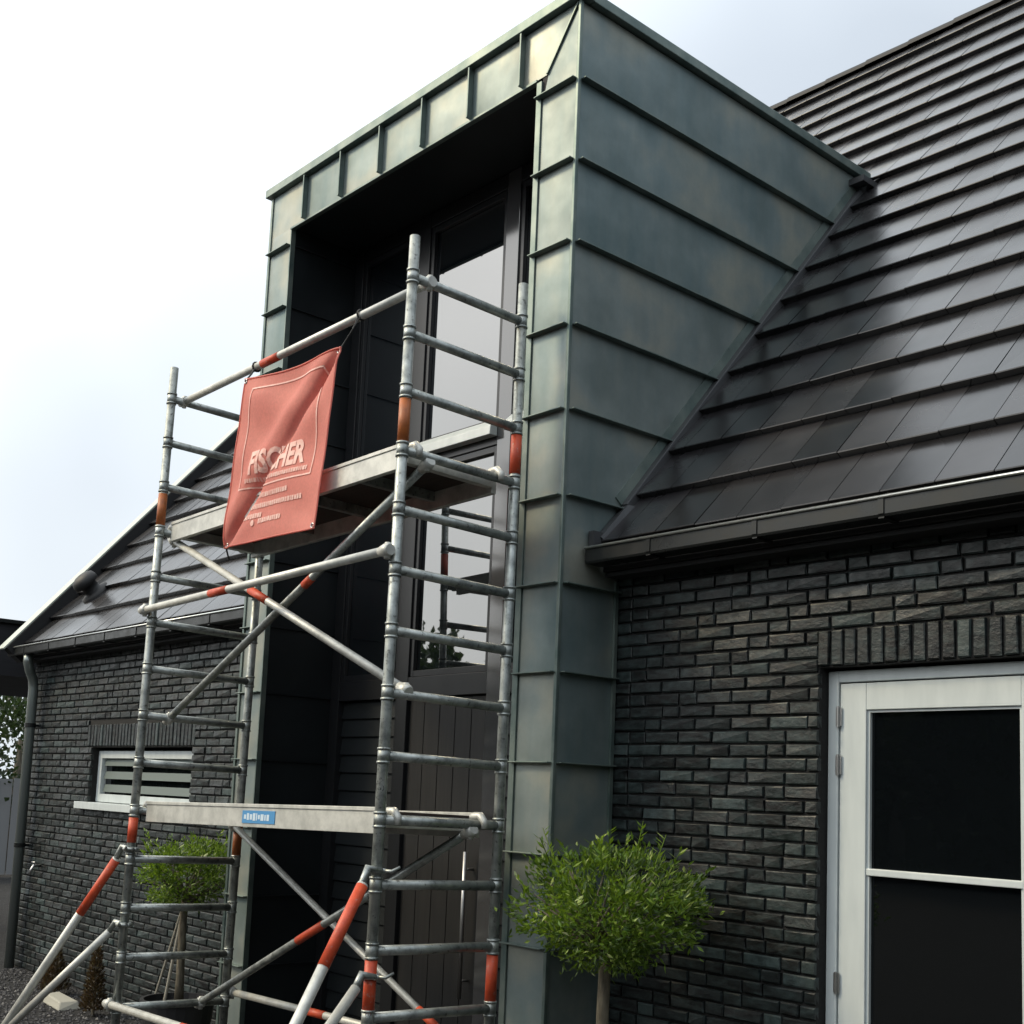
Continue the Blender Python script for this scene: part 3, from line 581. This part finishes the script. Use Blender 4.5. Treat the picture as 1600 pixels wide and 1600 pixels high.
brace([(-SL, .655, rz(10)-.06), (0, .655, rz(14))], 'pale', (.80, .86), name='diagonal_brace', r=.019)
brace([(-SL, .53, rz(14)), (0, .52, rz(10)-.03)], 'alu', (.42, .52), name='diagonal_brace')
brace([(-SL, -.045, rz(14)+.02), (0, -.045, rz(14)+.02)], 'pale', (.36, .46), name='base_rail')
brace([(-SL, .735, rz(14)+.05), (0, .735, rz(14)+.05)], 'pale', (.33, .42), name='base_rail')
brace([(-SL, .60, rz(2)), (0, .60, rz(2))], 'alu', None, name='guard_rail') if False else None
# platforms
for kz, lab in ((4, False), (10, True)):
    z = rz(kz)+.026; y0, y1 = .045, .625
    pf = MB()
    for ya, yb in ((y0, y0+.030), (y1-.030, y1)):
        pf.box(-SL+.06, -.06, ya, yb, z-.088, z+.012).box(-SL+.055, -.055, ya-.006, yb+.002, z+.012, z+.030)
    for xa in (-SL+.055, -.095): pf.box(xa, xa+.04, y0+.031, y1-.031, z-.06, z+.0)
    pf = pf.build('platform', MT['pale'], scaf, bevel=.002, label='upper aluminium and plywood platform' if kz == 4 else 'lower aluminium and plywood platform with blue sticker')
    MB().box(-SL+.06, -.06, y0+.031, y1-.031, z+.002, z+.014).build('deck', MT['ply'], pf)
    for xa in (-1.7, -1.1, -.55): MB().box(xa, xa+.035, y0+.031, y1-.031, z-.05, z+.001).build('cross_member', MT['alu'], pf)
    for xe, d in ((0, -1), (-SL, 1)):
        for ya in (y0+.03, y1-.05):
            MB().tube([(xe+d*.09, ya, z-.02), (xe+d*.04, ya, z+.012), (xe, ya, z+.014), (xe-d*.03, ya, z-.012), (xe-d*.032, ya, z-.045)], [.022, .022, .020, .018, .014], 10).build('hook', MT['pale'], pf, smooth=True)
    if lab:
        lb = MB().box(-1.27, -.95, y0-.0035, y0-.0005, z-.068, z-.004).build('sticker', MT['label'], pf)
        mk = MB(); x = -1.25
        while x < -1.0:
            w = random.uniform(.010, .03); mk.box(x, x+w, y0-.0045, y0-.0037, z-.055+random.uniform(0, .01), z-.028+random.uniform(0, .012)); x += w+.008
        mk.build('sticker_print', MT['labelmark'], lb)
# outriggers
def outrigger(x, y, zc, zl, az, r):
    a = math.radians(az); d = Vector((math.cos(a), math.sin(a), 0)); top = Vector((x, y, zc))+d*.05; foot = Vector((x, y, .03))+d*r
    o = MB().tube([top.lerp(foot, .04), foot], .0245, 14).build('outrigger', MT['pale'], scaf, smooth=True)
    MB().tube([top.lerp(foot, .045), top.lerp(foot, .27)], .0262, 14).build('marking_sleeve', MT['orange'], o, smooth=True)
    lo = Vector((x, y, zl))+d*.045; j = top.lerp(foot, .80)
    MB().tube([lo.lerp(j, .06), j], .0225, 14).build('strut', MT['pale'], o, smooth=True)
    MB().tube([j+(foot-top).normalized()*.04, j-(foot-top).normalized()*.04], .033, 14).build('joint_sleeve', MT['alu'], o, smooth=True)
    MB().tube([foot, foot+Vector((0, 0, -.028))], .05, 14).build('foot', MT['rubber'], o)
    for p, zz in ((top, zc), (lo, zl)):
        c = MB()
        ring = [Vector((x, y, zz))+Vector((.038*math.cos(t*math.pi/8), .038*math.sin(t*math.pi/8), 0)) for t in range(17)]
        c.tube(ring, .012, 8); c.tube([ring[0], Vector((x, y, zz))+d*.06+Vector((0, 0, .012)), p.lerp(foot if zz == zc else j, .07)], [.014, .018, .017], 10)
        sd_ = Vector((-d.y, d.x, 0)); c.tube([Vector((x, y, zz))+sd_*.04, Vector((x, y, zz))+sd_*.075-d*.01, Vector((x, y, zz))+sd_*.10-d*.035+Vector((0, 0, .02))], [.010, .008, .006], 8)
        c.build('clamp', MT['alu'], o, smooth=True)
outrigger(0, 0, 1.467, 1.02, 286, 1.02)
outrigger(-SL, 0, 1.462, 1.03, 212, .98)

def text_mesh(body, size, bold=0):
    cu = bpy.data.curves.new('lettering', 'FONT'); cu.body = body; cu.size = size; cu.offset = bold; cu.align_x = 'CENTER'; cu.align_y = 'CENTER'; cu.resolution_u = 3
    o = bpy.data.objects.new('lettering', cu); me = bpy.data.meshes.new_from_object(o)
    v = [tuple(p.co) for p in me.vertices]; f = [tuple(p.vertices) for p in me.polygons]; bpy.data.objects.remove(o); bpy.data.curves.remove(cu); bpy.data.meshes.remove(me); return v, f
# painted number on the front right post
v, f = text_mesh('6', .085, .004); a0 = math.radians(-62); mk = []
for x, y, _ in v:
    t = a0+x/.0258; mk.append((.0258*math.cos(t), .0258*math.sin(t), 1.83+y))
MB().add(mk, f).build('painted_number', MT['rubber'], scaf)

# ================================================================== banner
TL, TR, BR, BLc = Vector((-1.725, -.85, 4.075)), Vector((-.775, -.85, 4.022)), Vector((-.815, -.91, 3.078)), Vector((-1.855, -.85, 3.118))
def bsurf(u, v, off=0):      # u left to right, v top to bottom
    p = (TL*(1-u)+TR*u)*(1-v)+(BLc*(1-u)+BR*u)*v
    sag = .03*math.sin(math.pi*u)*(1-v)**3; p = p+Vector((0, 0, -sag))
    s = (u+v-1)/1.414; t = (u-v+1)/2                    # distance from the pull diagonal top right to bottom left
    pull = abs(2*t-1)
    d = -.060*math.exp(-((s-.01)/.026)**2)*(.3+.7*pull)+.022*math.exp(-((s+.10)/.07)**2)+.02*math.exp(-((s-.12)/.08)**2)*pull
    d += .010*math.sin(9*u+3*v)+.006*math.sin(17*v-5*u)+.014*math.sin(3.1*v+.6)*math.sin(6*u)
    e = min(1, 6*min(u, 1-u)+.25, 6*min(v, 1-v)+.25)
    return p+Vector((0, -1, 0))*(d*e+off)
ban = MB().grid(lambda u, v: bsurf(u, v), 64, 64).build('banner', MT['banner'], None, smooth=True)
tag(ban, 'creased red mesh advertising banner tied to the top rail of the scaffold', 'banner')
sol = ban.modifiers.new('thickness', 'SOLIDIFY'); sol.thickness = .0018; sol.offset = 1
hem = MB()
for f_ in (lambda t: (t, .006), lambda t: (t, .994), lambda t: (.006, t), lambda t: (.994, t)): hem.tube([bsurf(*f_(i/40), .001) for i in range(41)], .005, 6)
hem.build('hem', MT['banner'], ban, smooth=True)
for u_, v_ in ((.02, .02), (.98, .02), (.02, .98), (.98, .98)):
    c_ = bsurf(u_, v_, .003); MB().tube([c_+Vector((.012*math.cos(t*.524), 0, .012*math.sin(t*.524))) for t in range(13)], .004, 6).build('eyelet', MT['steel'], ban, smooth=True)
pr_ = MB()
def strip(u0, v0, u1, v1, w):
    n = 30; du, dv = (0, w) if abs(u1-u0) > abs(v1-v0) else (w, 0)
    pr_.grid(lambda i, j: bsurf(u0+(u1-u0)*i+du*j, v0+(v1-v0)*i+dv*j, .0035), n, 1)
for q in ((.14, .075, .88, .075), (.14, .675, .88, .675), (.14, .075, .14, .675), (.872, .075, .872, .68)): strip(*q, .009)
v, f = text_mesh('FISCHER', .15, .006)
def fine(v, f):     # cut long letter edges so that they follow the creases
    import bmesh
    bm = bmesh.new(); vv = [bm.verts.new(p) for p in v]
    for q in f:
        try: bm.faces.new([vv[i] for i in q])
        except ValueError: pass
    bmesh.ops.triangulate(bm, faces=bm.faces[:])
    for _ in range(4):
        es = [e for e in bm.edges if e.calc_length() > .03]
        if es: bmesh.ops.subdivide_edges(bm, edges=es, cuts=1); bmesh.ops.triangulate(bm, faces=bm.faces[:])
    bm.verts.index_update(); r = ([tuple(p.co) for p in bm.verts], [tuple(x.index for x in q.verts) for q in bm.faces]); bm.free(); return r
v, f = fine(v, f); pr_.add([bsurf(.51+x*.98, .545-y*1.2, .0035) for x, y, _ in v], f)
def smallprint(u0, u1, vc, h):
    u = u0
    while u < u1:
        w = random.uniform(.010, .022); pr_.grid(lambda i, j: bsurf(u+w*i, vc-h/2*random.uniform(.7, 1)+h*j*.9, .0035), 2, 1); u += w+.006
smallprint(.21, .83, .638, .026)
for vc, u0, u1 in ((.735, .36, .68), (.795, .24, .82), (.85, .17, .42), (.885, .40, .64)):
    smallprint(u0, u1, vc, .030)
for uc, vc in ((.29, .738), (.335, .89)):
    ring = [(uc+.018*math.cos(t*.4), vc+.018*math.sin(t*.4)) for t in range(16)]; o = len(pr_.v); pr_.v += [tuple(bsurf(*q, .0035)) for q in ring]; pr_.f.append(tuple(range(o, o+16)))
pr_.build('printed_lettering', MT['print'], ban)
def s2w(p): return base+ex*p[0]+ey*p[1]+ez*p[2]
def rail_pt(x): return s2w((x, .092, rz(1)+.005))
for c_, xr in ((bsurf(.012, .012), TL.x-.03), (bsurf(.988, .012), TR.x+.06)):
    rp_ = rail_pt(xr-base.x+.07); rg = [rp_+Vector((0, .026*math.cos(t*.524), .026*math.sin(t*.524))) for t in range(13)]
    ti = MB(); ti.tube(rg, .006, 6); ti.tube([rp_+Vector((0, -.02, -.018)), (rp_+c_)/2+Vector((.008, 0, 0)), c_], .005, 6); ti.tube([rp_+Vector((.02, -.02, -.02)), c_], .0035, 6); ti.build('tie', MT['tie'], ban)
ti = MB().tube([bsurf(.01, .99), bsurf(.01, .99)+Vector((-.03, .04, -.06))], .005, 6)
ti.build('tie', MT['tie'], ban)

# ================================================================== plants
def leaf_cloud(mb, rr, center, rad, n, ll, lw, clusters, flat=.0, up=.35):
    cs = []
    for _ in range(clusters):
        while True:
            d = Vector((rr.uniform(-1, 1), rr.uniform(-1, 1), rr.uniform(-1, 1)))
            if .25 < d.length < 1: break
        cs.append(d)
    for i in range(n):
        c = rr.choice(cs); q = c+Vector((rr.gauss(0, .115), rr.gauss(0, .115), rr.gauss(0, .115)))
        if q.length > 1.06 and rr.random() < .85: continue
        p = Vector(center)+Vector((q.x*rad[0], q.y*rad[1], q.z*rad[2]))
        dirv = (q.normalized()*.7+Vector((rr.gauss(0, .5), rr.gauss(0, .5), up+rr.gauss(0, .45)))).normalized()
        side = dirv.cross(Vector((rr.gauss(0, 1), rr.gauss(0, 1), rr.gauss(0, 1)))).normalized(); nn = side.cross(dirv)
        l = ll*rr.uniform(.6, 1.25); w = lw*rr.uniform(.7, 1.2)
        mb.add([p, p+dirv*l*.45+side*w+nn*w*.35, p+dirv*l, p+dirv*l*.45-side*w+nn*w*.35, p+dirv*l*.5], [(0, 1, 4), (1, 2, 4), (2, 3, 4), (3, 0, 4)])
def olive(loc, zc, rad, seed, label, n, pot_r, pot_h, lean=0):
    rr = random.Random(seed); t = thing('olive_tree', label, 'tree', loc, 'clipped olive trees in pots by the entrance')
    X, Y, _ = loc; tp = pot_h-.03
    pts = [(X+lean*k+.012*math.sin(3*k+seed), Y+.01*math.cos(4*k), tp+(zc-.12-tp)*k) for k in (0, .2, .4, .6, .8, 1)]
    MB().tube(pts, [.034, .030, .027, .027, .026, .03], 10).build('trunk', MT['bark'], t, smooth=True)
    tip = Vector(pts[-1]); br = MB()
    for i in range(26):
        d = Vector((rr.uniform(-1, 1), rr.uniform(-1, 1), rr.uniform(-.25, 1))).normalized(); e = Vector((X+d.x*rad[0]*.85, Y+d.y*rad[1]*.85, zc+d.z*rad[2]*.85)); m_ = tip.lerp(e, .5)+Vector((rr.gauss(0, .03), rr.gauss(0, .03), -.03))
        br.tube([tip-Vector((0, 0, rr.uniform(0, .1))), m_, e], [.011, .007, .003], 6)
    br.build('branches', MT['bark'], t, smooth=True)
    cr = MB(); leaf_cloud(cr, rr, (X, Y, zc), rad, n, .037, .0066, 85)
    for i in range(34):       # longer shoots that break the outline
        d = Vector((rr.gauss(0, 1), rr.gauss(0, 1), rr.uniform(-.1, 1.3))).normalized(); s = Vector((X+d.x*rad[0]*.9, Y+d.y*rad[1]*.9, zc+d.z*rad[2]*.9)); g_ = (d+Vector((0, 0, .8))).normalized(); ln = rr.uniform(.05, .19)
        cr.tube([s, s+g_*ln], [.003, .0015], 4)
        for k in range(int(ln/.011)):
            a = rr.uniform(0, 6.3); o_ = Vector((math.cos(a), math.sin(a), .7)).normalized(); p = s+g_*ln*(k/(ln/.011)); sd2 = o_.cross(g_).normalized()
            cr.add([p, p+o_*.022+sd2*.007, p+o_*.05, p+o_*.022-sd2*.007], [(0, 1, 2, 3)])
    cr.build('crown', MT['leaf'], t)
    n_ = 24; prof = [(.72, 0), (.95, pot_h*.6), (1, pot_h*.93), (1.05, pot_h*.94), (1.05, pot_h), (.95, pot_h), (.93, pot_h-.04), (0.02, pot_h-.04)]
    pt = MB(); o = 0
    for rp2, zz in prof: pt.v += [(X+pot_r*rp2*math.cos(2*math.pi*k/n_), Y+pot_r*rp2*math.sin(2*math.pi*k/n_), zz) for k in range(n_)]
    for j in range(len(prof)-1):
        for k in range(n_): pt.f.append((j*n_+k, j*n_+(k+1) % n_, (j+1)*n_+(k+1) % n_, (j+1)*n_+k))
    pt.build('pot', MT['pot'], t, smooth=False)
    return t
olive((.535, -.15, 0), 1.345, (.405, .40, .255), 4, 'round clipped olive tree in front of the right brick wall', 9000, .24, .42)
tl = olive((-3.53, -.06, 0), 1.19, (.33, .33, .235), 11, 'small clipped olive tree behind the left end of the scaffold', 5200, .24, .36)
MB().tube([(-3.62, -.12, .30), (-3.52, -.07, 1.0)], .011, 8).build('stake', MT['stake'], tl); MB().tube([(-4.02, -.02, .18), (-3.60, -.05, .92)], .010, 8).build('stake', MT['stake'], tl)
rr = random.Random(5)
for loc, h, w, lab, m_ in (((-5.02, 0.0, 0), .50, .10, 'withered brown cone shrub in the gravel bed beside the scaffold leg', 'leafb'), ((-6.05, .10, 0), .36, .13, 'low reddish brown shrub behind the left outrigger', 'leafb')):
    t = thing('cone_shrub', lab, 'shrub', loc, 'small shrubs along the left wall'); mb = MB()
    for i in range(1500):
        z = h*(1-rr.random()**.6*.97); q = w*(1-z/h*.85)*math.sqrt(rr.random()); a = rr.uniform(0, 6.283); p = Vector((loc[0]+q*math.cos(a), loc[1]+q*math.sin(a), z+.03))
        d = Vector((math.cos(a)*.6+rr.gauss(0, .4), math.sin(a)*.6+rr.gauss(0, .4), .7)).normalized(); s = d.cross(Vector((rr.gauss(0, 1), rr.gauss(0, 1), rr.gauss(0, 1)))).normalized()
        mb.add([p, p+d*.018+s*.006, p+d*.036, p+d*.018-s*.006], [(0, 1, 2, 3)])
    mb.build('foliage', MT[m_], t); MB().tube([loc, (loc[0], loc[1], h*.8)], [.014, .005], 6).build('stem', MT['bark'], t)
tag(MB().hexa([(-5.78, -.10, .0), (-5.35, -.14, .0), (-5.33, .04, .0), (-5.80, .06, .0)], [(-5.75, -.08, .075), (-5.40, -.11, .06), (-5.36, .02, .065), (-5.77, .03, .08)]).build('stone_slab', MT['pale_stone'], bevel=.01), 'pale flat stone lying in the gravel by the left wall', 'stone')
gv = MB(); rr = random.Random(9)
for i in range(3800):
    x, y = rr.uniform(-7.6, -3.2), rr.uniform(-1.1, .38); s = rr.uniform(.008, .02); c = Vector((x, y, s*.4))
    q = [c+Vector((s*a*rr.uniform(.7, 1.2), s*b_*rr.uniform(.7, 1.2), s*d*rr.uniform(.5, .9))) for a, b_, d in ((1, 0, 0), (0, 1, 0), (-1, 0, 0), (0, -1, 0), (0, 0, 1))]
    gv.add(q, [(0, 1, 4), (1, 2, 4), (2, 3, 4), (3, 0, 4)])
gv = gv.build('gravel', MT['stone']); gv['kind'] = 'stuff'; gv['label'] = 'dark gravel strewn along the left wall'

# ================================================================== what stands left of the house
cp = thing('carport', 'dark flat roofed carport at the far left beyond the gable', 'carport', (-10.6, 2.5, 0))
MB().box(-12.4, -9.0, -.6, 5.2, 2.86, 3.42).build('roof_slab', MT['timber'], cp)
MB().box(-12.44, -8.96, -.64, 5.24, 3.421, 3.46).build('roof_edge', MT['gutter'], cp)
for x, y in ((-12.2, -.3), (-12.2, 4.9), (-9.2, 4.9)): MB().box(x-.06, x+.06, y-.06, y+.06, 0, 2.859).build('post', MT['timber'], cp)
fe = thing('garden_fence', 'weathered grey board fence at the far left edge', 'fence', (-18.2, 3.2, 0))
for k in range(26): MB().box(-18.22+.02*(k % 2), -18.20+.02*(k % 2), .2+k*.25, .2+k*.25+.235, .05, 1.75+random.uniform(-.01, .01)).build('board', MT['fence'], fe)
for y in (.5, 3.2, 6.0): MB().box(-18.36, -18.26, y, y+.1, 0, 1.8).build('post', MT['fence'], fe)
rr = random.Random(21)
for (x, y, zc, rx, rz_, lab) in ((-19.8, 4.5, 2.5, 2.1, 1.9, 'leafy green tree under the carport edge at the far left'),):
    t = thing('garden_tree', lab, 'tree', (x, y, 0)); MB().tube([(x, y, 0), (x+.1, y, 1), (x, y+.1, zc)], [.13, .10, .06], 10).build('trunk', MT['bark'], t, smooth=True)
    mb = MB(); leaf_cloud(mb, rr, (x, y, zc), (rx, rx, rz_), 6000, .14, .045, 90); mb.build('crown', MT['leafd'], t)
# far trees in front of the house, mirrored in the glass of the doors
tw = MB(); rr = random.Random(33)
for k in range(46):
    x = -62+k*2.6+rr.uniform(-.8, .8); y = -25+rr.uniform(-1.5, 1.5); h = rr.uniform(6.5, 9.0)
    leaf_cloud(tw, rr, (x, y, h*.5), (2.4, 1.6, h*.52), 1200, .42, .17, 40); tw.box(x-1.5, x+1.5, y-.6, y+.6, .1, h*.82)
for k in range(16):  # unseen side row, added to block low sky from the right
    y = -24+k*2.7+rr.uniform(-.8, .8); x = 14+rr.uniform(-1, 1); h = rr.uniform(6.3, 8.2)
    leaf_cloud(tw, rr, (x, y, h*.5), (1.7, 2.4, h*.52), 900, .42, .17, 34); tw.box(x-.6, x+.6, y-1.5, y+1.5, .1, h*.82)
tw = tw.build('treeline', MT['leafd']); tw['kind'] = 'stuff'; tw['label'] = 'distant dark treeline opposite the house, with an added side row blocking low sky'
for o in list(SC.objects):
    if 'worldinv' in o.keys(): del o['worldinv']
